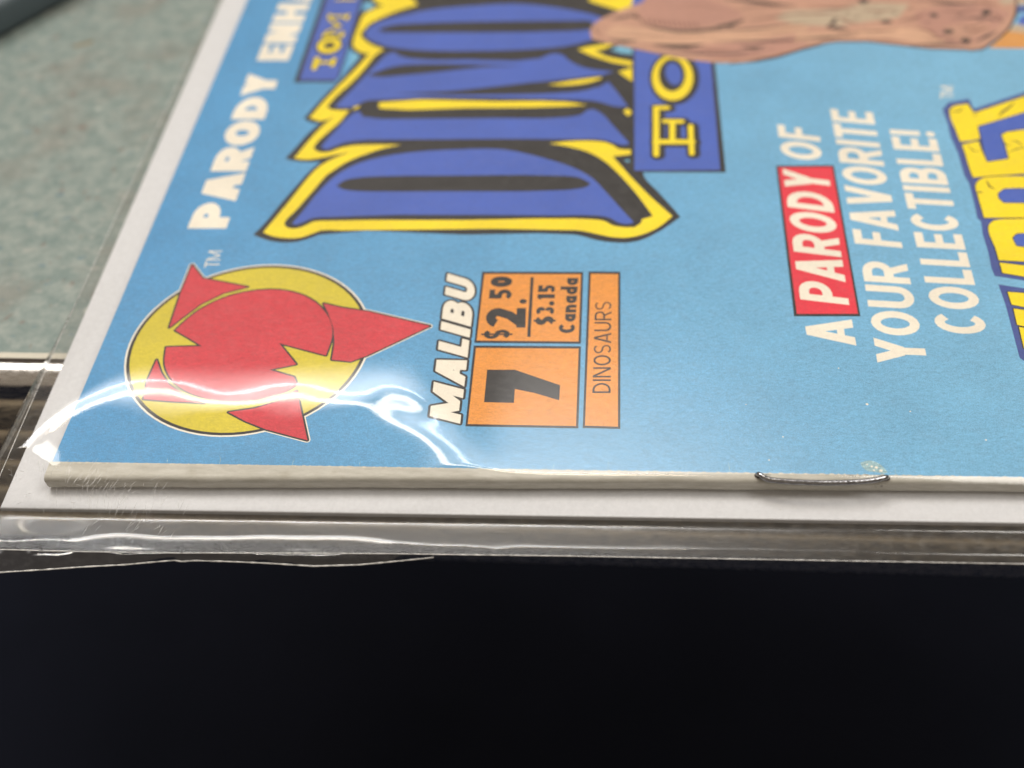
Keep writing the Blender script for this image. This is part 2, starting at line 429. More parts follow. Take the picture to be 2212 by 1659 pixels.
for pts, w in fs:
    q = M_(L2, [(x+16, y+6) for x, y in pts]); line(q, lw(w+84), 'black', fp)
    for p in q: paint(ngon(p, lw(w+84)/2, 12), 'black', fp)
    q = M_(L2, pts); line(q, lw(w+56), 'black', fp)
    for p in q: paint(ngon(p, lw(w+56)/2, 12), 'black', fp)
paint(e1(922, 757, 244, 258), 'black', fp)
for pts, w in fs:
    q = M_(L2, pts); line(q, lw(w), 'yellow', fp)
    for p in q: paint(ngon(p, lw(w)/2, 12), 'yellow', fp)
paint(e1(906, 752, 200, 220), 'yellow', fp)
paint(e1(900, 725, 128, 158), 'black', fp)
paint(e1(915, 715, 78, 110, -0.25), 'royal', fp)

# ---- name banner TOM
bp_ = 'name_panel'
paint(M_(L8, [(210,1197),(800,1196),(870,1130),(1180,150),(1235,-60),(640,-60)]), 'black', bp_)
paint(M_(L8, [(290,1162),(835,1160),(1140,150),(1195,-60),(700,-60)]), 'royal', bp_)
def l8line(pts, w, off=0):
    for ex_, c in ((46, 'black'), (0, 'yellow')):
        pass
toms = [([(500,1010),(552,830)],86),([(540,905),(790,905)],70),([(760,960),(805,840)],66),
        ([(650,505),(925,505)],62),([(730,240),(1010,240)],62),([(680,470),(880,378),(735,285)],52),([(895,545),(925,460)],56),([(965,290),(1005,205)],56),([(640,545),(660,480)],50),([(715,275),(740,205)],50),
        ([(820,-10),(1110,-10)],60)]
lw8 = lambda w: w/120.0
def e8(cx, cy, rx, ry, n=24):
    return [L8(cx+rx*math.cos(2*math.pi*k/n)+0.0*math.sin(2*math.pi*k/n), cy+ry*math.sin(2*math.pi*k/n)-0.12*rx*math.cos(2*math.pi*k/n)) for k in range(n)]
for pts, w in toms: line(M_(L8, pts), lw8(w+56), 'black', bp_)
paint(e8(722, 660, 205, 140), 'black', bp_)
for pts, w in toms: line(M_(L8, pts), lw8(w), 'yellow', bp_)
paint(e8(722, 660, 172, 108), 'yellow', bp_)
paint(e8(728, 658, 90, 48), 'black', bp_)
# yellow edge of the title runs over the panel
paint(smooth(M_(L1, [(780,490),(840,430),(912,346),(880,345),(840,330),(808,298),(815,240),(850,150),(872,100),(930,62),(1000,40),(1000,110),(920,150),(880,190),(857,218),(875,252),(930,290),(1008,320),(960,350),(900,420),(840,490),(780,550),(700,620),(690,582),(740,530)]), 3), 'yellow', tp)
paint(M_(L8, [(1000,985),(1035,800),(1075,755),(1160,800),(1150,830)]), 'pale_blue', tp)

# ---- headline on the top edge
hp = 'headline_lettering'
text('PARODY', M_(K1, [(1466,1480),(1815,478),(1612,478),(1214,1480)]), .30, 'cream', hp, .05, 1.10)
text('ENHA', M_(K1, [(1868,392),(2058,-110),(1862,-110),(1662,392)]), .29, 'cream', hp, .07, 1.05)
text('TM', M_(K4, [(1420,252),(1440,145),(1352,145),(1322,252)]), .10, 'cream', 'trademark', .10)

# ---- emblem
ep = 'emblem'
pts = [K4(x, y) for x, y in [(1180,400),(985,540),(860,720),(800,950),(900,1160),(1050,1270),(1200,1330),(1450,1340),(1720,1290),(1350,320),(1550,262),(1750,238),(1900,250),(2080,290),(2212,350)]]+[K5(x, y) for x, y in [(0,330),(100,430),(165,530),(150,830),(90,940),(0,1050)]]
# least-squares ellipse centre/axes by simple normal equations (circle)
def circ(pts):
    A = Matrix.Identity(3)*0; bvec = Vector((0, 0, 0))
    for x, y in pts:
        r = Vector((2*x, 2*y, 1)); d = x*x+y*y
        for i in range(3):
            bvec[i] += r[i]*d
            for j in range(3): A[i][j] += r[i]*r[j]
    s = A.inverted() @ bvec
    return s[0], s[1], math.sqrt(s[2]+s[0]**2+s[1]**2)
ecx, ecy, er = circ(pts)
cgon = lambda r, n=72: [(ecx+r*math.cos(2*math.pi*k/n), ecy+r*math.sin(2*math.pi*k/n)) for k in range(n)]
sp_top = M_(K4, [(1245,235),(1313,322),(1605,378),(1450,418),(1300,490),(1190,572),(1097,642),(1170,420)])
sp_right = M_(K4, [(2097,485)])+M_(K5, [(0,512),(170,537),(575,632),(170,822),(62,862)])+M_(K4, [(2150,850),(2168,740),(2160,640),(2125,545)])
sp_left = M_(K4, [(1015,850),(1042,930),(1092,1010),(1200,1085),(1330,1130),(1120,1120),(930,1105),(955,985)])
sp_bot = M_(K4, [(1922,1050),(1992,1372),(1720,1300),(1590,1248),(1480,1190),(1650,1165),(1800,1120)])
for sp in (sp_top, sp_right, sp_bot):
    line(sp, 0.66, 'cream', ep, True)
line(cgon(er-0.05), 0.32, 'cream', ep, True)
paint(cgon(er*0.992), 'black', ep)
paint(cgon(er*0.965), 'emblem_yellow', ep)
red = M_(K4, [(1135,660),(1210,590),(1300,522),(1500,432),(1750,395),(1900,412),(2010,455),(2090,520),(2145,610),(2152,700),(2112,822),(1960,782),(1808,742),(1920,880),(1745,915),(1905,962),(1925,1010),(1850,1055),(1700,1100),(1550,1120),(1380,1108),(1200,1050),(1110,975),(1068,880),(1076,768),(1308,762),(1210,702)])
rs = smooth(red, 3, 40)
for sp in (rs, sp_top, sp_right, sp_left, sp_bot):
    line(sp, 0.42, 'black', ep, True)
for sp in (rs, sp_top, sp_right, sp_left, sp_bot):
    paint(sp, 'emblem_red', ep)

# ---- publisher word and price boxes
text('MALIBU', M_(K5, [(770,1265),(872,345),(688,290),(572,1215)]), .26, 'cream', 'publisher_lettering', .09, 1.05, 0.26)
pp = 'price_box'
def boxp(o, b):
    paint(M_(K5, o), 'black', pp)
    c = Vector((sum(x for x, y in o)/4, sum(y for x, y in o)/4))
    paint(M_(K5, [(x+(b if x < c.x else -b), y+(b if y < c.y else -b)) for x, y in o]), 'orange', pp)
boxp([(912,279),(1568,281),(1553,747),(862,741)], 15)
boxp([(858,758),(1553,763),(1536,1295),(804,1282)], 15)
boxp([(1602,278),(1809,280),(1808,1299),(1564,1292)], 15)
paint(M_(K5, [(945,915),(1125,915),(1300,975),(1418,1015),(1412,1113),(1250,1065),(1125,1040),(1118,1130),(925,1125)]), 'black', pp)
text('$', M_(K5, [(1090,715),(1095,655),(925,655),(920,715)]), .24, 'black', pp)
text('2', M_(K5, [(1193,642),(1197,515),(940,515),(934,642)]), .25, 'black', pp)
paint(ngon(K5(1178, 472), 0.42, 12), 'black', pp)
text('50', M_(K5, [(1103,460),(1110,310),(970,310),(956,460)]), .27, 'black', pp, .12)
line(M_(K5, [(1215,702),(1237,315)]), 0.36, 'black', pp)
text('$3.15', M_(K5, [(1376,625),(1387,365),(1278,365),(1255,625)]), .29, 'black', pp, .09)
text('Canada', M_(K5, [(1512,677),(1536,320),(1424,320),(1408,677)]), .235, 'black', pp, .09, 1.06)
text('DINOSAURS', M_(K5, [(1745,1066),(1751,475),(1645,475),(1627,1066)]), .115, 'black', pp, .13)

# ---- slogan
sg = 'slogan_lettering'
line([], 1, 'cream', sg) if False else None
paint(M_(K3, [(605,1074),(979,1070)])+M_(K6, [(1153,569),(722,569)]), 'black', 'slogan_box')
paint(M_(K3, [(619,1084),(968,1081)])+M_(K6, [(1136,552),(740,553)]), 'red', 'slogan_box')
text('A', M_(K6, [(1126,758),(1096,590),(785,588),(812,735)]), .21, 'cream', sg)
text('PARODY', [K6(1080,495), K3(945,1130), K3(648,1092), K6(762,458)], .205, 'cream', 'slogan_box', .10)
text('OF', M_(K3, [(908,1048),(884,838),(612,806),(640,1018)]), .20, 'cream', sg, .10)
text('YOUR', M_(K6, [(1592,880),(1452,228),(1155,206),(1262,868)]), .20, 'cream', sg, .10)
text('FAVORITE', [K6(1426,126), UU(1885,243), UU(1793,235), K6(1116,96)], .20, 'cream', sg, .10)
text('COLLECTIBLE!', [K6(1982,690), UU(2018.5,285), UU(1921,279), K6(1648,672)], .20, 'cream', sg, .10)
text('TM', M_(UU, [(2060,212),(2060,186),(2031,186),(2031,212)]), .13, 'cream', 'trademark#2', .12)

# ---- forearm drawn across the cover
ap = 'forearm_drawing'
arm_low = M_(L2, [(108,300),(125,375),(250,412),(450,452),(700,505),(900,545),(1100,582),(1350,606),(1600,600)])+M_(K3, [(480,388),(600,365),(780,310),(900,281),(1000,267),(1200,266),(1400,290),(1600,312),(1850,322),(1935,314),(2000,270),(2100,190),(2150,90),(2160,-60)])
arm = arm_low+M_(L2, [(900,-60),(700,0),(500,60),(300,140),(155,220)])
line(M_(K3, [(300,410),(480,394),(600,372),(780,317),(900,286)]), 0.6, 'black', ap)
line(M_(K3, [(1850,322),(1935,314),(2000,270),(2100,190),(2150,90),(2160,-60)]), 0.9, 'black', ap)
line(M_(L2, [(250,412),(450,452),(700,505),(900,545),(1100,582),(1350,606),(1600,600)]), 0.30, 'skin_dark', ap)
paint(smooth(arm, 3), 'skin', ap)
paint(smooth(M_(L2, [(350,240),(700,280),(1000,310),(1500,290),(2000,240),(2212,190),(2212,300),(1800,380),(1300,410),(800,420),(400,380),(230,330)]), 3), 'skin_light', ap)
paint(smooth(M_(L2, [(1000,480),(1400,430),(2212,310),(2212,440),(1900,520),(1600,570),(1300,570)]), 3), 'skin_pink', ap)
paint(smooth(M_(L2, [(650,-40),(1100,-40),(1500,80),(1600,170),(1300,240),(1000,280),(700,230),(560,120)]), 3), 'skin_pink', ap)
paint(smooth(M_(L3, [(-100,110),(300,90),(700,30),(1100,40),(1000,170),(700,210),(400,250),(0,230),(-200,180)]), 3), 'skin_beige', ap)
paint(smooth(M_(L3, [(0,320),(400,300),(700,270),(1000,260),(1300,300),(1500,400),(1200,420),(900,380),(600,370),(200,390),(0,420)]), 3), 'skin_light', ap)
paint(smooth(M_(L3, [(1150,120),(1400,60),(1900,60),(2080,130),(2000,210),(1850,330),(1650,430),(1500,430),(1350,330),(1200,240)]), 3), 'skin_pink', ap)
paint(smooth(M_(L3, [(1450,260),(1700,210),(1900,230),(1850,320),(1600,400),(1450,350)]), 3), 'skin', ap)
for q, wd_ in (([(620,230),(760,275),(950,300),(1150,300),(1350,270),(1600,200)],.5), ([(1330,255),(1450,245),(1600,190)],.7), ([(280,185),(400,170),(520,150),(620,200)],.45), ([(300,390),(430,400),(560,395)],.5), ([(720,430),(900,450),(1050,450),(1200,430)],.7), ([(1560,455),(1680,465),(1800,450)],.5), ([(1400,-10),(1650,10),(1850,40),(2100,60)],.6), ([(1100,300),(1700,280),(2212,220)],.25), ([(1300,400),(1800,400),(2212,370)],.3), ([(700,500),(1100,520),(1500,520),(1900,470)],.25)):
    taper(M_(L2, q), wd_*1.8, 'skin_dark', ap)
for k in range(12):
    x = 600+k*48
    taper(M_(L2, [(x, 165+k*4), (x+14, 215+k*3), (x+30, 255+k*2)]), .4, 'skin_shade', ap)
for q, wd_ in (([(600,0),(650,15),(720,0)],.9), ([(300,260),(360,230),(400,170)],.4), ([(300,270),(400,275),(520,285)],.6), ([(820,215),(880,210),(940,215)],.7), ([(1290,150),(1340,145),(1390,150)],.7), ([(1430,320),(1480,305),(1530,295)],.8), ([(1600,400),(1650,390),(1700,380)],.9), ([(1820,150),(1850,120),(1870,90)],.9), ([(0,375),(300,365),(600,335)],.35), ([(1300,30),(1500,35),(1760,40)],.5), ([(1500,180),(1800,170),(2000,190)],.3), ([(1100,440),(1400,425),(1700,430)],.35), ([(1750,400),(1850,350),(1950,300)],.35)):
    taper(M_(L3, q), wd_*1.8, 'skin_dark', ap)
for q, wd_ in (([(250,330),(600,345),(1000,360),(1400,340)],.16), ([(500,110),(560,140),(600,190)],.3), ([(1500,100),(1700,60),(1950,70)],.3), ([(1650,200),(1900,160),(2212,120)],.35), ([(900,60),(1200,50),(1500,110)],.18), ([(900,480),(1300,490),(1700,500)],.3), ([(1200,560),(1500,560),(1800,530)],.3), ([(1500,330),(1900,320),(2212,260)],.22), ([(150,250),(170,310),(230,360)],.2), ([(600,420),(750,445),(900,470)],.2), ([(1800,420),(2000,400),(2212,400)],.3), ([(1650,580),(1900,540),(2150,470)],.3)):
    taper(M_(L2, q), wd_*1.6, 'skin_shade', ap)
for k in range(9):
    taper(M_(L2, [(1000+k*60, 455-k*3), (1020+k*60, 480-k*3), (1050+k*60, 500-k*3)]), .14, 'skin_shade', ap)
for q, wd_ in (([(100,60),(400,80),(600,60)],.5), ([(0,140),(250,130),(420,120)],.35), ([(420,160),(500,210),(620,230)],.4), ([(560,300),(800,300),(1000,280)],.35), ([(650,90),(800,110),(1000,90)],.3), ([(1000,200),(1150,180),(1260,130)],.45), ([(1150,260),(1300,300),(1420,380)],.35), ([(1400,100),(1600,120),(1800,90)],.45), ([(1560,240),(1700,260),(1850,230)],.35), ([(1250,360),(1400,370),(1600,360)],.3), ([(1900,120),(1980,170),(2000,220)],.4), ([(1650,330),(1750,300),(1900,260)],.4), ([(700,380),(900,385),(1100,410)],.3), ([(380,330),(500,320),(620,310)],.3), ([(1080,10),(1300,0),(1500,10)],.4), ([(1700,20),(1850,30),(1950,60)],.5)):
    taper(M_(L3, q), wd_*1.6, 'skin_shade', ap)
for x, y in ((340,190),(470,140),(560,170),(930,130),(1080,90),(1240,220),(1560,150),(1620,290),(1760,200),(1880,200),(1460,400),(760,160)):
    taper(M_(L3, [(x, y), (x+35, y-8), (x+70, y-4)]), .3, 'skin_dark', ap)
line(M_(K3, [(900,283),(1000,269),(1200,268),(1400,292),(1600,314),(1850,323)]), 0.4, 'skin_dark', ap)
paint(M_(L3, [(1950,0),(2100,-40),(2120,30),(2020,45)]), 'skin_beige', ap)
gp = 'ground_drawing'
paint(M_(L3, [(1870,465),(1960,390),(2060,300),(2260,320),(2400,330),(2400,470)]), 'tan_orange', gp)
paint(M_(L3, [(2060,300),(2120,230),(2400,280),(2400,340),(2260,325)]), 'skin_beige', gp)
paint(M_(L3, [(2150,200),(2200,150),(2400,130),(2400,250),(2180,240)]), 'royal', gp)
paint(M_(L3, [(2150,60),(2400,40),(2400,110),(2150,120)]), 'navy', gp)
paint(M_(L3, [(2150,-60),(2400,-60),(2400,30),(2150,50)]), 'skin_beige', gp)

# ---- block lettering at the right
rp = 'block_lettering'
paint(M_(L4, [(153,180),(185,143),(297,123),(325,178),(597,88),(720,45),(720,1135),(597,1112),(438,1087),(418,1040),(403,960),(372,860),(363,792),(343,772),(328,700),(308,622),(298,582),(272,540),(238,420),(198,330),(183,262)]), 'navy', rp)
paint(M_(L4, [(457,1133),(597,1154),(720,1172),(720,1640),(573,1532),(538,1400),(498,1250),(488,1220)]), 'navy', rp)
yb = [[(190,187),(215,162),(290,150),(325,200),(597,110),(720,70),(720,165),(597,195),(500,228),(345,270),(360,330),(350,342),(250,356),(225,290)],
      [(260,372),(350,352),(365,400),(395,462),(505,445),(488,380),(468,322),(500,300),(597,290),(720,278),(720,520),(597,530),(440,541),(320,551),(300,500),(280,430)],
      [(333,600),(350,566),(400,549),(597,545),(720,543),(720,768),(380,770),(360,700),(343,640)],
      [(403,820),(430,786),(500,778),(720,775),(720,1014),(460,1001),(440,930),(413,870)],
      [(465,1014),(597,1030),(720,1044),(720,1106),(597,1090),(480,1070)],
      [(508,1174),(597,1180),(720,1196),(720,1280),(530,1242)],
      [(540,1264),(597,1272),(720,1290),(720,1390),(560,1352)],
      [(570,1364),(720,1395),(720,1520),(597,1480)]]
for q in yb: line(M_(L4, q), 0.28, 'black', rp, True)
for q in yb: paint(smooth(M_(L4, q), 2), 'yellow', rp)
for q in ([(350,275),(597,200),(720,165),(720,275),(597,287),(500,300),(468,317),(488,372),(508,446),(400,462),(383,420),(368,350)], [(460,640),(490,615),(560,612),(720,613),(720,688),(490,686),(465,665)], [(540,880),(560,860),(720,850),(720,940),(560,921)]):
    line(M_(L4, q), 0.30, 'black', rp, True); paint(smooth(M_(L4, q), 2), 'royal', rp)
for q, wd_ in (([(455,220),(480,195),(510,175),(550,140)],.35), ([(290,375),(320,405),(360,410)],.25), ([(520,350),(560,355),(597,385)],.25), ([(510,415),(560,395),(620,385)],.2), ([(390,565),(410,600),(440,615)],.3), ([(330,630),(355,632),(375,628)],.25), ([(195,190),(240,192),(270,172)],.25), ([(310,205),(330,215),(350,205)],.2), ([(480,350),(500,372),(530,380)],.2)):
    taper(M_(L4, q), wd_, 'black', rp)
# worn paper by the staple, rubbed ink along the fold, small rubs
wp = 'worn_patch'
_x = 0.5
while _x < 110:
    L_ = random.uniform(.25, .9); h_ = random.uniform(.0, .045)*random.random()+.004
    paint([(_x, -.25), (_x+L_, -.25), (_x+L_*.8, h_*.6), (_x+L_*.45, h_), (_x+L_*.2, h_*.7)], 'fold_cream', wp)
    _x += L_+random.uniform(.05, 1.0)
for _k in range(9):
    _x = random.uniform(4, 95); _y = random.uniform(.3, 1.4)
    taper([(_x, -.1), (_x+random.uniform(-.1, .1), _y*.5), (_x+random.uniform(-.2, .2), _y)], random.uniform(.04, .08), 'worn', wp)
paint(smooth(M_(K8, [(1150,200),(1215,186),(1275,208),(1310,240),(1330,262),(1300,272),(1255,262),(1200,255),(1165,230)]), 3), 'worn', wp)
for x, y, r in ((1225,225,.12),(1255,232,.16),(1285,252,.17),(1240,250,.1),(1195,212,.08)): paint(ngon(K8(x, y), r, 7), 'cream', wp)
for x, y, r in ((1195,1138,.15),(560,1500,.08),(1010,905,.08),(1475,1185,.09),(1965,1370,.10),(650,1350,.08),(410,1140,.06)):
    paint(ngon(K6(x, y), r, 7), 'cream', wp)

# ---------------------------------------------------------------- cut all print polygons into one flat, gap-free sheet
def build_print(parent, bounds):
    verts, faces, info = [], [], []
    for poly, col, part in LAYERS:
        q = []
        for p in poly:
            p = (min(max(p[0], bounds[0]), bounds[2]), min(max(p[1], bounds[1]), bounds[3]))
            if not q or (abs(p[0]-q[-1][0])+abs(p[1]-q[-1][1])) > 2e-3: q.append(p)
        if len(q) > 2 and (abs(q[0][0]-q[-1][0])+abs(q[0][1]-q[-1][1])) <= 2e-3: q.pop()
        if len(q) < 3: continue
        a = sum(q[i-1][0]*q[i][1]-q[i][0]*q[i-1][1] for i in range(len(q)))
        if abs(a) < 1e-4: continue
        if a < 0: q = q[::-1]
        b = len(verts); verts += [Vector(p) for p in q]
        faces.append(list(range(b, b+len(q)))); info.append((col, part))
    vo, eo, fo, _, _, of = delaunay_2d_cdt(verts, [], faces, 0, 1e-4, False)
    # topmost polygon over each triangle's centre, by winding number
    vn = np.array([(v.x, v.y) for v in vo]); tri = np.array(fo)
    cen = vn[tri].mean(axis=1); top = np.full(len(tri), -1)
    for i, f in enumerate(faces):
        q = np.array([(verts[k].x, verts[k].y) for k in f])
        lo, hi = q.min(0), q.max(0)
        sel = np.nonzero((cen[:, 0] > lo[0]) & (cen[:, 0] < hi[0]) & (cen[:, 1] > lo[1]) & (cen[:, 1] < hi[1]))[0]
        if not len(sel): continue
        c_ = cen[sel]; wn = np.zeros(len(sel), int)
        for (ax, ay), (bx_, by_) in zip(q, np.roll(q, -1, axis=0)):
            side = (bx_-ax)*(c_[:, 1]-ay)-(c_[:, 0]-ax)*(by_-ay)
            wn += ((ay <= c_[:, 1]) & (by_ > c_[:, 1]) & (side > 0)).astype(int)
            wn -= ((ay > c_[:, 1]) & (by_ <= c_[:, 1]) & (side < 0)).astype(int)
        top[sel[wn != 0]] = i
    parts = {}
    for f, k in zip(fo, top):
        if k < 0: continue
        col, part = info[k]
        parts.setdefault(part, {}).setdefault(col, []).append(f)
    res = {}
    for part, cols in parts.items():
        idx, vs, fs_, mi = {}, [], [], []
        names = list(cols)
        for ci, c in enumerate(names):
            for f in cols[c]:
                g = []
                for k in f:
                    if k not in idx:
                        idx[k] = len(vs); vs.append(W(vo[k].x, vo[k].y, 0.0))
                    g.append(idx[k])
                fs_.append(g); mi.append(ci)
        res[part] = (vs, fs_, [INK[c] for c in names], mi)
    return res

# ================================================================= SETTING
# floor far below
m_floor, nt, bs, _ = mat('dark_floor')
c = mixc(nt, noise(nt, coords(nt), 6, 4), (0.008, 0.010, 0.016), (0.018, 0.021, 0.036))
nt.links.new(c, bs.inputs['Base Color']); bs.inputs['Roughness'].default_value = 0.95; bs.inputs['Specular IOR Level'].default_value = 0.05
fl = new_obj('floor', [(-3, -3, 0), (3, -3, 0), (3, 3, 0), (-3, 3, 0)], [(0, 1, 2, 3)], m_floor)
fl['kind'] = 'structure'

# ---- table
m_lam, nt, bs, _ = mat('speckled_laminate')
co = coords(nt)
c = mixc(nt, ramp(nt, noise(nt, co, 420, 5, .7), .33, .67), tuple(x*.62 for x in lin((124,146,142))), tuple(x*.62 for x in lin((174,184,177))))
c = mixc(nt, ramp(nt, noise(nt, co, 110, 3), .50, .68, 0, .5), c, tuple(x*.62 for x in lin((150,145,135))))
c = mixc(nt, ramp(nt, noise(nt, coords(nt, (1, 1.1, 1)), 520, 2), .60, .70, 0, .55), c, tuple(x*.62 for x in lin((188,190,182))))
c = mixc(nt, ramp(nt, noise(nt, coords(nt, (1.2, 1, 2)), 430, 2), .64, .72, 0, .45), c, tuple(x*.62 for x in lin((140,105,92))))
c = mixc(nt, ramp(nt, noise(nt, coords(nt, (1, 1.3, 3)), 480, 2), .66, .73, 0, .5), c, tuple(x*.62 for x in lin((86,130,150))))
vo_ = nt.nodes.new('ShaderNodeTexVoronoi'); vo_.inputs['Scale'].default_value = 95
nt.links.new(coords(nt, (.8, 1, 1)), vo_.inputs['Vector'])
sepc = nt.nodes.new('ShaderNodeSeparateColor'); nt.links.new(vo_.outputs['Color'], sepc.inputs[0])
fk = nt.nodes.new('ShaderNodeMath'); fk.operation = 'MULTIPLY'
nt.links.new(ramp(nt, vo_.outputs['Distance'], .09, .05, 0, 1), fk.inputs[0]); nt.links.new(ramp(nt, sepc.outputs[0], .55, .6, 0, .75), fk.inputs[1])
c = mixc(nt, fk.outputs[0], c, tuple(lin((205,204,194))))
nt.links.new(c, bs.inputs['Base Color']); bs.inputs['Roughness'].default_value = 0.42; bs.inputs['Specular IOR Level'].default_value = .3
def metal(name, col, rough, sc=(1, 1, 1), amt=.12):
    m, nt, bs, _ = mat(name)
    bs.inputs['Metallic'].default_value = 1.0
    n = noise(nt, coords(nt, sc), 3000, 4, .65)
    cc = mixc(nt, ramp(nt, n, .35, .65), tuple(x*(1-amt) for x in col), tuple(min(1, x*(1+amt)) for x in col))
    nt.links.new(cc, bs.inputs['Base Color'])
    nt.links.new(ramp(nt, n, .3, .7, rough*.6, rough*1.5), bs.inputs['Roughness'])
    b = nt.nodes.new('ShaderNodeBump'); b.inputs['Strength'].default_value = .25; b.inputs['Distance'].default_value = .00004
    nt.links.new(n, b.inputs['Height']); nt.links.new(b.outputs[0], bs.inputs['Normal'])
    return m
m_chrome = metal('worn_chrome', (.80, .78, .76), .26, (.25, 1, 1))
m_rib = metal('ribbed_trim', (.88, .80, .66), .46, (.25, 1, 1))
m_pale, nt, bs, _ = mat('worn_laminate_edge')
nt.links.new(mixc(nt, noise(nt, coords(nt), 1500, 4), tuple(lin((176,172,158))), tuple(lin((205,198,182)))), bs.inputs['Base Color'])
m_brown, nt, bs, _ = mat('brown_stain')
nt.links.new(mixc(nt, noise(nt, coords(nt), 1500, 4), tuple(lin((98,90,66))), tuple(lin((128,120,98)))), bs.inputs['Base Color'])
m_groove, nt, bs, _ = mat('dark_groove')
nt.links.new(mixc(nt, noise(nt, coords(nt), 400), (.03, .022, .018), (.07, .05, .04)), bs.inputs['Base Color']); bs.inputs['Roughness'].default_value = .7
m_under, nt, bs, _ = mat('particle_board')
nt.links.new(mixc(nt, noise(nt, coords(nt), 800), (.10, .07, .05), (.2, .15, .1)), bs.inputs['Base Color'])

tx0, ty0 = P(0, 773, -COVER)
tx1, ty1 = P(124, 780.5, -COVER)
TH = -0.010
zt = -COVER
def tab(x, y, z):         # table frame: origin at the laminate's front edge, rotated by TH
    c_, s_ = math.cos(TH), math.sin(TH)
    return W(tx0+x*c_-y*s_, ty0+x*s_+y*c_, z)
tb = empty('table', tab(100, 200, zt-30), 'teal speckled laminate table with ribbed chrome edge under the bagged comic', 'table')
def prism(prof, x0=-420, x1=620, n=2):
    V, Fc = [], []
    m = len(prof)
    for i in range(n):
        x = x0+(x1-x0)*i/(n-1)
        for y, z in prof: V.append(tab(x, y, z))
    for i in range(n-1):
        for k in range(m):
            Fc.append((i*m+k, (i+1)*m+k, (i+1)*m+(k+1) % m, i*m+(k+1) % m))
    Fc.append(tuple(range(m))); Fc.append(tuple((n-1)*m+k for k in range(m))[::-1])
    return V, Fc
new_obj('tabletop', *prism([(0, zt), (700, zt), (700, zt-34), (0, zt-34)]), m_lam, tb)
new_obj('worn_edge', *prism([(-.01, zt-.4), (-.01, zt+.0), (.06, zt+.02), (.75, zt+.015), (.9, zt+.002), (.9, zt-.4)]), m_pale, tb)
a_ = [P(605/3.0*.5486*0+u, v, zt+.012) for u, v in ((156,101),(168,94),(186,90),(199,86),(203,91),(190,97),(176,99),(164,104))]
new_obj('stain', [W(x, y, zt+.012) for x, y in smooth(a_, 2)], [tuple(range(len(smooth(a_, 2))))[::-1]], m_brown, tb)
def arcp(cy, cz, r, a0, a1, n=14, sy=1):
    return [(cy+sy*r*math.cos(math.radians(a0+(a1-a0)*i/n)), cz+r*math.sin(math.radians(a0+(a1-a0)*i/n))) for i in range(n+1)]
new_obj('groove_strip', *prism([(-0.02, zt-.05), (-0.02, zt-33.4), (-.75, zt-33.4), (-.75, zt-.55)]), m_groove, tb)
# chrome trim: thin raised lip, rolled nose, recess, ribs
r0 = 1.9
nose = [(-.75, zt-.6), (-.80, zt+.12), (-1.05, zt+.22)]+arcp(-1.35, zt-r0+.15, r0, 88, 172, 16)
nose += [(nose[-1][0]+.55, nose[-1][1]-.25), (nose[-1][0]+.55, zt-33.4), (-.8, zt-33.4)]
tr = new_obj('metal_trim', *prism(nose), m_chrome, tb, smooth=False)
yf = nose[-2][0]
zz = zt-4.4
ribs = [4.6, 4.9, 4.4, 4.8, 4.7]
for i, hh in enumerate(ribs):
    pr = [(yf-.02, zz)]+[(yf-.02-0.5*math.sin(math.pi*k/12)**.7, zz-hh*(.5-.5*math.cos(math.pi*k/12))) for k in range(1, 12)]+[(yf-.02, zz-hh)]
    rb = new_obj('rib', *prism(pr), m_rib, None, smooth=False)
    rb.parent = tr
    zz -= hh+.7
for o in [tr]+[x for x in COL.objects if x.name.startswith('rib')]:
    for p in o.data.polygons: p.use_smooth = len(p.vertices) == 4
    o.data.set_sharp_from_angle(angle=math.radians(40))

# ================================================================= THINGS
# ---- backing board
m_board, nt, bs, _ = mat('white_card')
c = mixc(nt, ramp(nt, noise(nt, coords(nt), 1800, 4, .7), .3, .7), tuple(lin((208,209,213))), tuple(lin((219,220,224))))
nt.links.new(c, bs.inputs['Base Color']); bs.inputs['Roughness'].default_value = .55; bs.inputs['Specular IOR Level'].default_value = .2
ZB = -2.02
bl0 = P(478, 0, ZB); bl1 = P(22, 1046, ZB)
bx = (bl0[0]+bl1[0])/2
f0 = P(0, 1097, ZB); f1 = P(2212, 1130, ZB)
by0 = f0[1]; slope_b = (f1[1]-f0[1])/(f1[0]-f0[0])
def board_y(x): return f0[1]+slope_b*(x-f0[0])
BL, BWD = 268.0, 178.0
bm = bmesh.new()
q = [(bx, board_y(bx)), (bx+BL, board_y(bx+BL)), (bx+BL, board_y(bx+BL)+BWD), (bx+(bl0[0]-bl1[0])*1.6, board_y(bx)+BWD)]
q = [(bl1[0], board_y(bl1[0])), q[1], q[2], (bl1[0]+(bl0[0]-bl1[0])*BWD/(bl0[1]-bl1[1]), board_y(bx)+BWD)]
vt = [bm.verts.new(W(x, y, ZB)) for x, y in q]; vb = [bm.verts.new(W(x, y, ZB-.62)) for x, y in q]
bm.faces.new(vt); bm.faces.new(vb[::-1])
for i in range(4): bm.faces.new((vt[i], vb[i], vb[(i+1) % 4], vt[(i+1) % 4]))
bmesh.ops.bevel(bm, geom=[e for e in bm.edges if abs(e.verts[0].co.z-e.verts[1].co.z) < 1e-6], offset=.00012, segments=2, affect='EDGES', profile=.5)
me = bpy.data.meshes.new('backing_board'); bm.to_mesh(me); bm.free(); me.materials.append(m_board)
bo = bpy.data.objects.new('backing_board', me); COL.objects.link(bo)
bo['label'] = 'plain white backing board sticking out behind the comic inside the bag'; bo['category'] = 'backing board'

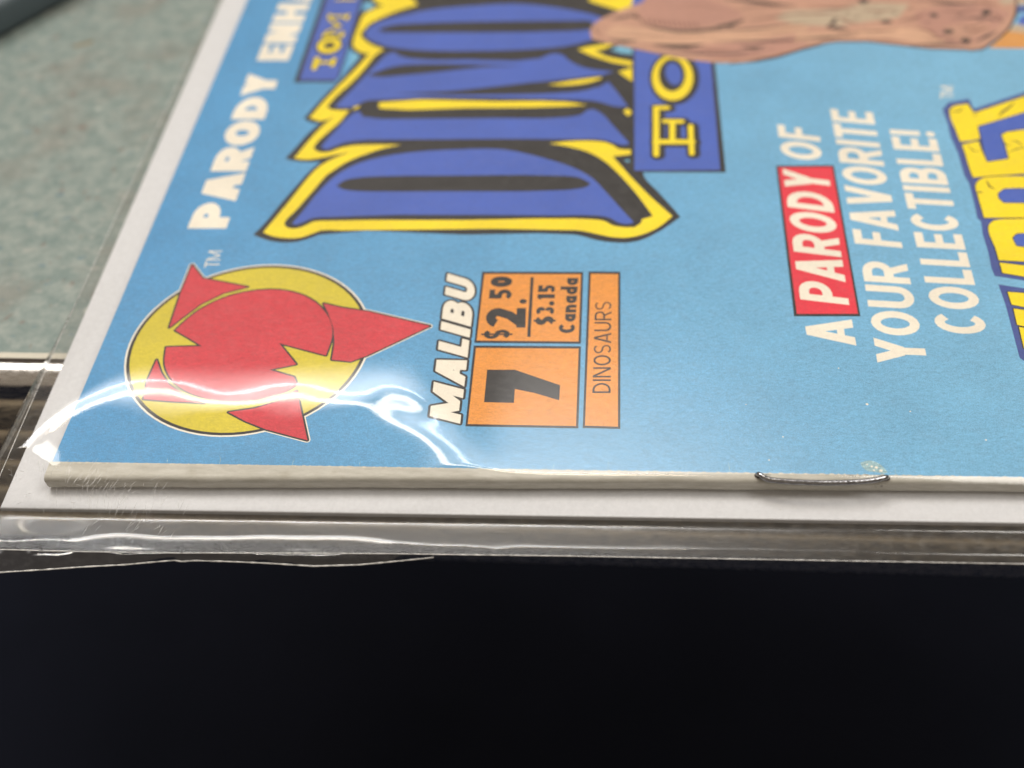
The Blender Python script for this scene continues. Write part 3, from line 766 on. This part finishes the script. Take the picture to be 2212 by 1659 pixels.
# ---- comic book
cb = empty('comic_book', W(CL/2, CW/2, -2.0), 'blue comic book with yellow and blue title lettering and a stapled cream spine', 'comic book')
m_paper, nt, bs, _ = mat('cream_paper')
co = coords(nt)
c = mixc(nt, ramp(nt, noise(nt, coords(nt, (.25, 1, 1)), 1300, 5, .7), .3, .72), tuple(lin((178,174,162))), tuple(lin((210,207,198))))
c = mixc(nt, ramp(nt, noise(nt, coords(nt, (1, 1, 1)), 420, 3), .62, .78, 0, .35), c, tuple(lin((150,140,118))))
g = nt.nodes.new('ShaderNodeNewGeometry'); sep = nt.nodes.new('ShaderNodeSeparateXYZ'); nt.links.new(g.outputs['Position'], sep.inputs[0])
nt.links.new(c, bs.inputs['Base Color']); bs.inputs['Roughness'].default_value = .55; bs.inputs['Specular IOR Level'].default_value = .25
b = nt.nodes.new('ShaderNodeBump'); b.inputs['Strength'].default_value = .5; b.inputs['Distance'].default_value = .00006
nt.links.new(noise(nt, coords(nt, (.3, 1, 1)), 1600, 4, .7), b.inputs['Height']); nt.links.new(b.outputs[0], bs.inputs['Normal'])
m_pages, nt, bs, _ = mat('newsprint')
nt.links.new(mixc(nt, noise(nt, coords(nt, (1, 1, 12)), 1500), tuple(lin((170,160,140))), tuple(lin((225,218,200)))), bs.inputs['Base Color'])

parts = build_print(cb, (0.0, -0.2, CL, CW))
fc = None
vs, fs_, ms, mi = parts.pop('front_cover')
fc = new_obj('front_cover', vs, fs_, ms, cb, mi)
PLAB = {'title_lettering': 'royal blue block title letters outlined in yellow and black', 'emblem': 'red and yellow round spiked emblem', 'price_box': 'orange price boxes with black figures',
        'slogan_box': 'red slanted box with cream word', 'forearm_drawing': 'drawn muscular forearm'}
for k, (vs, fs_, ms, mi) in parts.items():
    o = new_obj(k.split('#')[0], vs, fs_, ms, None, mi)
    o.parent = fc
    o.matrix_parent_inverse = cb.matrix_world.inverted() if False else Matrix.Identity(4)
    if k in PLAB: o['label'] = PLAB[k]

# cream spine: flat margin, then rolled fold down to the board
TC = 1.95
def sp_front(x):          # where the fold bends, by the lower edge of the cream strip
    tb_ = [(0, -1.80), (29, -1.22), (63, -.66), (97, -.26), (140, -.2), (260, -.2)]
    for (a_, va), (b_, vb) in zip(tb_[:-1], tb_[1:]):
        if x <= b_:
            return va+(vb-va)*(x-a_)/(b_-a_)+.03*math.sin(x*.23)+.02*math.sin(x*.61+1)
    return -.2
nx = 140
V = []; prof_n = 14
for i in range(nx):
    x = -0.35*0+CL*i/(nx-1) if i else -0.25
    y0 = -0.0-0.2*x/CL
    e = sp_front(max(x, 0)); r = .55
    e = min(e, y0-.12)
    row = [(y0, 0.0), ((y0+e+.1)/2, 0.0-.006), (e+.1, -0.02)]
    for k in range(1, 10):
        a = math.radians(90-k*12.5)
        row.append((e+.1-r*math.cos(a), -.02-r+r*math.sin(a)))
    row.append((e-.38, -1.2)); row.append((e-.25, -1.7)); row.append((e+.2, -TC))
    for y, z in row: V.append(W(x, y, z))
m_ = len(row)
sp = new_obj('spine', V, grid_faces(nx, m_), m_paper, cb, smooth=True)
for p in sp.data.polygons: p.flip() if False else None
# pages and back cover under the front cover
def slab(name, x0, x1, y0, y1, z0, z1, m, parent):
    v = [W(x, y, z) for z in (z0, z1) for x, y in ((x0, y0), (x1, y0), (x1, y1), (x0, y1))]
    return new_obj(name, v, [(3, 2, 1, 0), (4, 5, 6, 7), (0, 1, 5, 4), (1, 2, 6, 5), (2, 3, 7, 6), (3, 0, 4, 7)], m, parent)
slab('page_block', .35, CL-.4, .3, CW-1.2, -TC+.12, -.12, m_pages, cb)
slab('back_cover', 0.05, CL-.1, .2, CW, -TC-.02, -TC+.10, INK['sky_blue'], cb)
# staple
m_steel = metal('staple_steel', (.36, .36, .38), .16, (1, 1, 1), .3)
stp = []
for x, y, z in ((484,290,-.45),(487,280,-.02),(492,277,.16),(505,282,.26),(525,297,.24),(560,310,.21),(640,320,.20),(760,327,.18),(900,331,.17),(1050,329,.17),(1180,321,.18),(1260,310,.20),(1296,300,.22),(1316,296,.16),(1322,296,-.02),(1324,300,-.45)):
    a = P(1474.7+x/3, 932.6+y/3, z); stp.append(Vector((a[0], a[1], z)))
dense = []
for i in range(len(stp)-1):
    n = max(2, int((stp[i+1]-stp[i]).length/.09))
    for k in range(n):
        s_ = k/n
        p0, p1, p2, p3 = stp[max(i-1, 0)], stp[i], stp[i+1], stp[min(i+2, len(stp)-1)]
        dense.append(0.5*((2*p1)+(p2-p0)*s_+(2*p0-5*p1+4*p2-p3)*s_**2+(3*p1-p0-3*p2+p3)*s_**3))
def sag(p):   # keep the wire on the fold
    return p
rad = [.00027*(1+.03*math.cos(2*math.pi*p.x/1.02)**8) for p in dense]
st = new_obj('staple', *tube([W(p.x, p.y, p.z) for p in dense], rad, 12), m_steel, cb, smooth=True)
for hx, hy in ((488, 284), (1322, 299)):
    hc = K8(hx, hy)
    new_obj('staple_hole', [W(x, y, .006) for x, y in ngon(hc, .36, 12)], [tuple(range(12))], m_groove, cb)
# dirt smudges round the staple
m_dirt, nt, bs, out = mat('dirt_smudge')
bs.inputs['Base Color'].default_value = (.05, .045, .04, 1); bs.inputs['Roughness'].default_value = .8
tr_ = nt.nodes.new('ShaderNodeBsdfTransparent'); mx = nt.nodes.new('ShaderNodeMixShader')
nt.links.new(ramp(nt, noise(nt, coords(nt), 2600, 4, .7), .50, .68, 0, .5), mx.inputs[0])
nt.links.new(tr_.outputs[0], mx.inputs[1]); nt.links.new(bs.outputs[0], mx.inputs[2]); nt.links.new(mx.outputs[0], out.inputs[0])
V = []; Fc = []
for poly in (ngon(K8(1290, 290), .62, 14), ngon(K8(560, 300), .55, 14), smooth(M_(K8, [(1060,262),(1200,262),(1290,280),(1200,300),(1080,290)]), 2), smooth(M_(K8, [(1240,340),(1290,330),(1300,360),(1250,365)]), 2)):
    b_ = len(V); V += [W(x, min(y, -.02), .012) for x, y in poly]; Fc.append(tuple(range(b_, b_+len(poly))))
ds = new_obj('dirt', V, Fc, m_dirt, cb); ds['kind'] = 'stuff'

# ---- clear bag
def film_mat(name, refl=1.0, haze=.02, rough=.045, tint=(.985, .985, .98), bump=.0):
    m, nt, bs, out = mat(name); nt.nodes.remove(bs)
    tr_ = nt.nodes.new('ShaderNodeBsdfTransparent'); tr_.inputs[0].default_value = (*tint, 1)
    gl = nt.nodes.new('ShaderNodeBsdfGlossy'); gl.inputs['Roughness'].default_value = rough
    di = nt.nodes.new('ShaderNodeBsdfDiffuse'); di.inputs[0].default_value = (.8, .8, .8, 1)
    g = nt.nodes.new('ShaderNodeNewGeometry'); dt = nt.nodes.new('ShaderNodeVectorMath'); dt.operation = 'DOT_PRODUCT'
    nt.links.new(g.outputs['Incoming'], dt.inputs[0]); nt.links.new(g.outputs['Normal'], dt.inputs[1])
    def mth(op, a, b=None):
        n_ = nt.nodes.new('ShaderNodeMath'); n_.operation = op
        for i_, v_ in enumerate((a, b)):
            if v_ is None: continue
            if hasattr(v_, 'is_linked'): nt.links.new(v_, n_.inputs[i_])
            else: n_.inputs[i_].default_value = v_
        return n_
    ab = mth('ABSOLUTE', dt.outputs['Value']); om = mth('SUBTRACT', 1.0, ab.outputs[0]); pw = mth('POWER', om.outputs[0], 5.0)
    # both faces of the thin film reflect (two-sided Schlick)
    sc_ = mth('MULTIPLY', pw.outputs[0], .92*refl); mu = mth('ADD', sc_.outputs[0], .078*refl); mu.use_clamp = True
    n = noise(nt, coords(nt, (1, 1.4, 1)), 900, 5, .75)
    hz = ramp(nt, n, .45, .75, haze*.4, haze*2.2)
    m1 = nt.nodes.new('ShaderNodeMixShader'); m2 = nt.nodes.new('ShaderNodeMixShader')
    nt.links.new(hz, m1.inputs[0]); nt.links.new(tr_.outputs[0], m1.inputs[1]); nt.links.new(di.outputs[0], m1.inputs[2])
    nt.links.new(mu.outputs[0], m2.inputs[0]); nt.links.new(m1.outputs[0], m2.inputs[1]); nt.links.new(gl.outputs[0], m2.inputs[2])
    nt.links.new(m2.outputs[0], out.inputs[0])
    if bump:
        b = nt.nodes.new('ShaderNodeBump'); b.inputs['Strength'].default_value = bump; b.inputs['Distance'].default_value = .00005
        nt.links.new(noise(nt, coords(nt), 700, 3, .6), b.inputs['Height'])
        nt.links.new(b.outputs[0], gl.inputs['Normal'])
    return m
m_film = film_mat('clear_film', 1.0, .024, .09, bump=.14)
m_film_back = film_mat('clear_film_back', .4, .02, .12)
m_flap = film_mat('clear_film_flap', 1.6, .018, .06, bump=.6)
m_edge, nt, bs, out = mat('cut_film_edge')
bs.inputs['Base Color'].default_value = (.85, .84, .82, 1); bs.inputs['Roughness'].default_value = .25
tr_ = nt.nodes.new('ShaderNodeBsdfTransparent'); mx = nt.nodes.new('ShaderNodeMixShader')
nt.links.new(ramp(nt, noise(nt, coords(nt, (1, 1, 1)), 1400, 4, .75), .35, .65, .25, 1.0), mx.inputs[0])
nt.links.new(tr_.outputs[0], mx.inputs[1]); nt.links.new(bs.outputs[0], mx.inputs[2]); nt.links.new(mx.outputs[0], out.inputs[0])

ZF = -2.72
def interp(t, pts):
    """monotone-ish smooth interpolation through (t, v)"""
    if t <= pts[0][0]: return pts[0][1]
    for (a, va), (b, vb) in zip(pts[:-1], pts[1:]):
        if t <= b:
            s = (t-a)/(b-a); s = s*s*(3-2*s)
            return va+(vb-va)*s
    return pts[-1][1]
def lerp_tab(t, pts):
    if t <= pts[0][0]: return pts[0][1]
    for (a, va), (b, vb) in zip(pts[:-1], pts[1:]):
        if t <= b: return va+(vb-va)*(t-a)/(b-a)
    return pts[-1][1]
# fold line of the bag's lower edge, traced
foldU = [(-120,1185),(0,1187.4),(178,1192),(379,1195),(494,1195),(860,1196.6),(940,1198),(1231,1201.6),(1475,1206),(2212,1218.6),(2700,1228)]
fold = [P(u, v, ZF) for u, v in foldU]
def fold_y(x): return lerp_tab(x, fold)
# bag side edge
ZS = -.9
be0 = P(116, 759.7, ZS); be1 = P(0, 1026.8, ZS)
sl = (be0[0]-be1[0])/(be0[1]-be1[1])
def side_x(y): return be1[0]+sl*(y-be1[1]) if y < 20 else be1[0]+sl*(20-be1[1])+(y-20)*.004
# crest of the slack film (air pocket over the emblem corner)
crestU = [(-140,1200),(-60,1120),(0,1062),(30,1020),(66,972),(110,928),(150,900),(200,874),(250,857),(300,852),(345,853),(390,860),(440,872),(485,876),(535,870),(590,858),(640,854),(690,862),(735,868),(780,864),(830,846),(880,846),(920,858),(960,880),(1000,920),(1040,960)]
crest = [P(u, v, 2.7) for u, v in crestU]
def crest_y(x): 
    return (lerp_tab(x-.35, crest)+2*lerp_tab(x, crest)+lerp_tab(x+.35, crest))/4
xe = P(970, 900, 2.5)[0]
_cx = [(-14+.5*i) for i in range(150)]
_cc = [crest_y(x) for x in _cx]
def _gs(x, sg):
    ws = [math.exp(-((x-a)/sg)**2) for a in _cx]
    return sum(w_*c_ for w_, c_ in zip(ws, _cc))/sum(ws)
_cs = [(x, _gs(x, 1.6 if x < 4 else min(6.0, 1.6+(x-4)*.5))) for x in _cx]
def fade(x): return 1/(1+math.exp(max(-30, min(30, (x-xe)/2.4))))
def pocket_h(x):
    return 3.3*fade(x)
def softplus(d, w_):
    q = d/w_
    return w_*(q if q > 30 else math.log1p(math.exp(q)))
def bend(d, x):
    s_ = min(1, max(0, (x-1)/9)); w1 = 1.0+1.5*s_*s_*(3-2*s_)
    return softplus(d, w1) if d < 0 else softplus(d, 1.0)+(w1-1.0)*math.log(2)
def smin(a, b, k):
    h_ = max(k-abs(a-b), 0)/k
    return min(a, b)-h_*h_*k/4
def film_z(x, y):
    cs = lerp_tab(x, _cs); dn = cs-y
    d = dn+(crest_y(x)-cs)*math.exp(-((dn-.2)/2.3)**2)-.45
    hp_ = pocket_h(x)
    by = board_y(x); fy_ = fold_y(x); e = sp_front(max(x, 0))
    top = .12+hp_*(math.exp(-(d/24.0)**2) if d < 0 else 1.0)
    xs = side_x(y)
    zx = ZS+(x-xs)*4.0
    t = smin(top, zx, 1.3)-fade(x)*.38*bend(d, x)
    t = max(t, ZF+.1)
    if y >= by:
        zy = ZB+.10+(y-by)*(.02-ZB+2.2*fade(x+4))/(e-.1-by)
    else:
        L = by-fy_
        curl = .55+(.22*math.sin(x*.35+1.0)+.12*math.sin(x*.9) if x < 48 else .05*math.sin(x*.2))
        zy = interp(y, [(fy_, ZF+.04), (fy_+curl, ZF+.58), (by-.8, ZF+.26), (by, ZB+.10)])
        zy += .012*math.sin(x*.30+1.3*math.sin(x*.11)+y*.9)+.006*math.sin(x*.8+y*1.7)
        zy = min(zy, ZF+.04+(x-xs)*1.0)
    zy = max(zy, ZF+.04)
    return smin(t, zy, .35)
xsg = []
x = 0.0
while x < 1.0:
    xsg.append(x); x += 1/330.0 if x < .42 else 1/55.0
xsg.append(1.0)
ysg = []
y = 0.0
while y < 1.0:
    ysg.append(y); y += (1/900.0 if y < .07 else 1/520.0 if y < .22 else 1/160.0 if y < .5 else 1/40.0)
ysg.append(1.0)
BX1 = 266.0; BY1 = 175.0
V = []
for a in xsg:
    for b_ in ysg:
        # bag outline bends with the traced fold and side
        yy = fold_y(a*BX1)+(BY1-fold_y(a*BX1))*b_
        x0 = side_x(yy); xx = x0+(BX1-x0)*a
        yy = fold_y(xx)+(BY1-fold_y(xx))*b_
        V.append(W(xx, yy, film_z(xx, yy)))
bag = empty('plastic_bag', W(CL/2, CW/2, ZF), 'clear glossy plastic bag wrapped round the comic with a wrinkled lower edge', 'plastic bag')
new_obj('front_film', V, grid_faces(len(xsg), len(ysg)), m_film, bag, smooth=True)
V = []
nb = 60
for i in range(nb):
    for b_ in (0, .02, .04, .06, .1, .15, .2, .4, 1.0):
        yy = -12+(BY1+12)*b_
        a = i/(nb-1)
        x0 = side_x(yy); xx = x0 if i == 0 else x0+.7+(BX1-x0-.7)*(i-1)/(nb-2)
        yy = fold_y(xx)+(BY1-fold_y(xx))*b_
        V.append(W(xx, yy, ZF if i else film_z(xx, yy)-.01))
new_obj('back_film', V, grid_faces(nb, 9), m_film_back, bag, smooth=True)
# flap below the fold (the loose seal strip)
flapU = [(-40,1240),(5.6,1236),(89,1231),(174,1225),(268,1220),(345,1213),(377,1210.5),(392,1213),(420,1211),(493.7,1213),(577,1216.6),(677,1223),(777,1220),(860,1212),(915,1206.5),(937,1204)]
ZL = -3.5
flap = [P(u, v, ZL) for u, v in flapU]
nfx, nfy = 260, 9
V = []
x0, x1 = P(-30, 1190, ZF)[0], flap[-1][0]
for i in range(nfx):
    x = x0+(x1-x0)*i/(nfx-1)
    ya, yb_ = fold_y(x), lerp_tab(x, flap)
    for k in range(nfy):
        s_ = k/(nfy-1)
        z = ZF+(ZL-ZF)*s_*s_+.22*math.sin(s_*3.14)*math.sin(x*.55+2*math.sin(x*.13))+.05*math.sin(x*1.9+s_*2)*s_*(1-s_)*4
        V.append(W(x, ya+(yb_-ya)*s_, z))
fo_ = new_obj('bottom_flap', V, grid_faces(nfx, nfy), m_flap, bag, smooth=True)
# cut edges of the film
def bead(name, pts, r, parent, jitter=.3):
    d = []
    for a, b_ in zip(pts[:-1], pts[1:]):
        n = max(2, int((b_-a).length/.0004))
        for k in range(n): d.append(a.lerp(b_, k/n))
    d.append(pts[-1])
    rr = [r*(1+jitter*(random.random()-.5)*2) for _ in d]
    return new_obj(name, *tube(d, rr, 6), m_edge, parent, smooth=True)
xx = [(-4+110*i/200) for i in range(201)]
bead('fold_edge', [W(x, fold_y(x), ZF+.03) for x in xx], .000055, bag)
bead('flap_edge', [W(p[0], p[1], ZL) for p in flap], .00008, bag)
bead('flap_end', [W(x1, fold_y(x1), ZF), W(flap[-1][0]+.02, flap[-1][1], ZL)], .00005, bag)
bead('side_edge', [W(side_x(y), y, film_z(side_x(y), y)) for y in [-9+i*1.5 for i in range(60)]], .00005, bag, .2)
# scratches and dust on the film
m_scr, nt, bs, out = mat('scratch')
bs.inputs['Base Color'].default_value = (.9, .9, .9, 1)
tr_ = nt.nodes.new('ShaderNodeBsdfTransparent'); mx = nt.nodes.new('ShaderNodeMixShader'); mx.inputs[0].default_value = .42
nt.links.new(tr_.outputs[0], mx.inputs[1]); nt.links.new(bs.outputs[0], mx.inputs[2]); nt.links.new(mx.outputs[0], out.inputs[0])
V, Fc = [], []
def scratch(u, v, ang, L, wd_):
    a = P(u, v, -1.5)
    n = 6; b_ = len(V)
    for k in range(n+1):
        s_ = k/n-.5
        x = a[0]+math.cos(ang)*L*s_; y = a[1]+math.sin(ang)*L*s_
        ww = wd_*(1-abs(2*s_))+.004
        for sg_ in (-1, 1):
            X = x-math.sin(ang)*ww*sg_; Y = y+math.cos(ang)*ww*sg_
            V.append(W(X, Y, film_z(X, Y)+.02))
    for k in range(n): Fc.append((b_+2*k, b_+2*k+1, b_+2*k+3, b_+2*k+2))
for i in range(70):
    scratch(random.gauss(280, 60), random.gauss(1095, 22), random.choice((.9, 1.1, 1.3))+random.gauss(0, .25), random.uniform(.3, 1.6), .016)
for i in range(40):
    scratch(random.uniform(40, 200), random.gauss(1075, 14), random.choice((0, 1.57))+random.gauss(0, .1), random.uniform(.2, .8), .02)
for i in range(50):
    scratch(random.gauss(190, 45), random.gauss(1055, 14), 1.1+random.gauss(0, .12), random.uniform(.5, 1.5), .014)
o = new_obj('scratches', V, Fc, m_scr, bag); o['kind'] = 'stuff'
m_dust, nt, bs, out = mat('dust'); bs.inputs['Base Color'].default_value = (.82, .80, .76, 1)
V, Fc = [], []
for i in range(90):
    if i < 55: u, v = random.gauss(1130, 260), random.gauss(1135, 18)
    else: u, v = random.uniform(60, 2200), random.uniform(1020, 1190)
    a = P(u, v, -2.2); r = random.uniform(.02, .055)*(1.4 if i % 9 == 0 else 1)
    z = film_z(a[0], a[1])+.03; b_ = len(V)
    a = P(u, v, z)
    V += [W(a[0]+r, a[1], z), W(a[0], a[1]+r*.8, z), W(a[0]-r, a[1], z), W(a[0], a[1]-r, z), W(a[0], a[1], z+r)]
    Fc += [(b_+k, b_+(k+1) % 4, b_+4) for k in range(4)]
o = new_obj('dust_specks', V, Fc, m_dust, bag); o['kind'] = 'stuff'

# ---- dark case made up for the blurred dark patch in the far corner
m_standin, nt, bs, _ = mat('dark_standin')
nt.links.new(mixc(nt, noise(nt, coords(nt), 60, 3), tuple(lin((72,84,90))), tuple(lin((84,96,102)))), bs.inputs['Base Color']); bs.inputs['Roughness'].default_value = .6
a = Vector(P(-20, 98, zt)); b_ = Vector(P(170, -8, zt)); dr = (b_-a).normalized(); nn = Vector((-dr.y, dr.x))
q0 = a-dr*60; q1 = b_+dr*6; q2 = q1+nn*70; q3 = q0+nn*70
case = empty('dark_standin', W((q0.x+q2.x)/2, (q0.y+q2.y)/2, zt), 'made-up dark slate grey case at the far corner of the speckled table', 'case')
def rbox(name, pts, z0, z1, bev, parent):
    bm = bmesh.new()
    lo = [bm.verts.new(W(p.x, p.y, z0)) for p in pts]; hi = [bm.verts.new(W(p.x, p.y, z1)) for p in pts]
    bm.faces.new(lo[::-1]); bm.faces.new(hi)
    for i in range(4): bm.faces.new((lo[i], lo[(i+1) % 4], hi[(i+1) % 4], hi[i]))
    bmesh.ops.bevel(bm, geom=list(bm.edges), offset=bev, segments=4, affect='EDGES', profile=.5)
    me = bpy.data.meshes.new(name); bm.to_mesh(me); bm.free(); me.materials.append(m_standin)
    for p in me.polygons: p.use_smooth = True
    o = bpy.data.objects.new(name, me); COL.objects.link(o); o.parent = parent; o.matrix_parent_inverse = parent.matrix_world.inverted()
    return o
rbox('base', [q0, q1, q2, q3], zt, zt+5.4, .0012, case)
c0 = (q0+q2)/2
rbox('top_plate', [c0+(p-c0)*.9 for p in (q0, q1, q2, q3)], zt+5.2, zt+6.0, .0003, case)
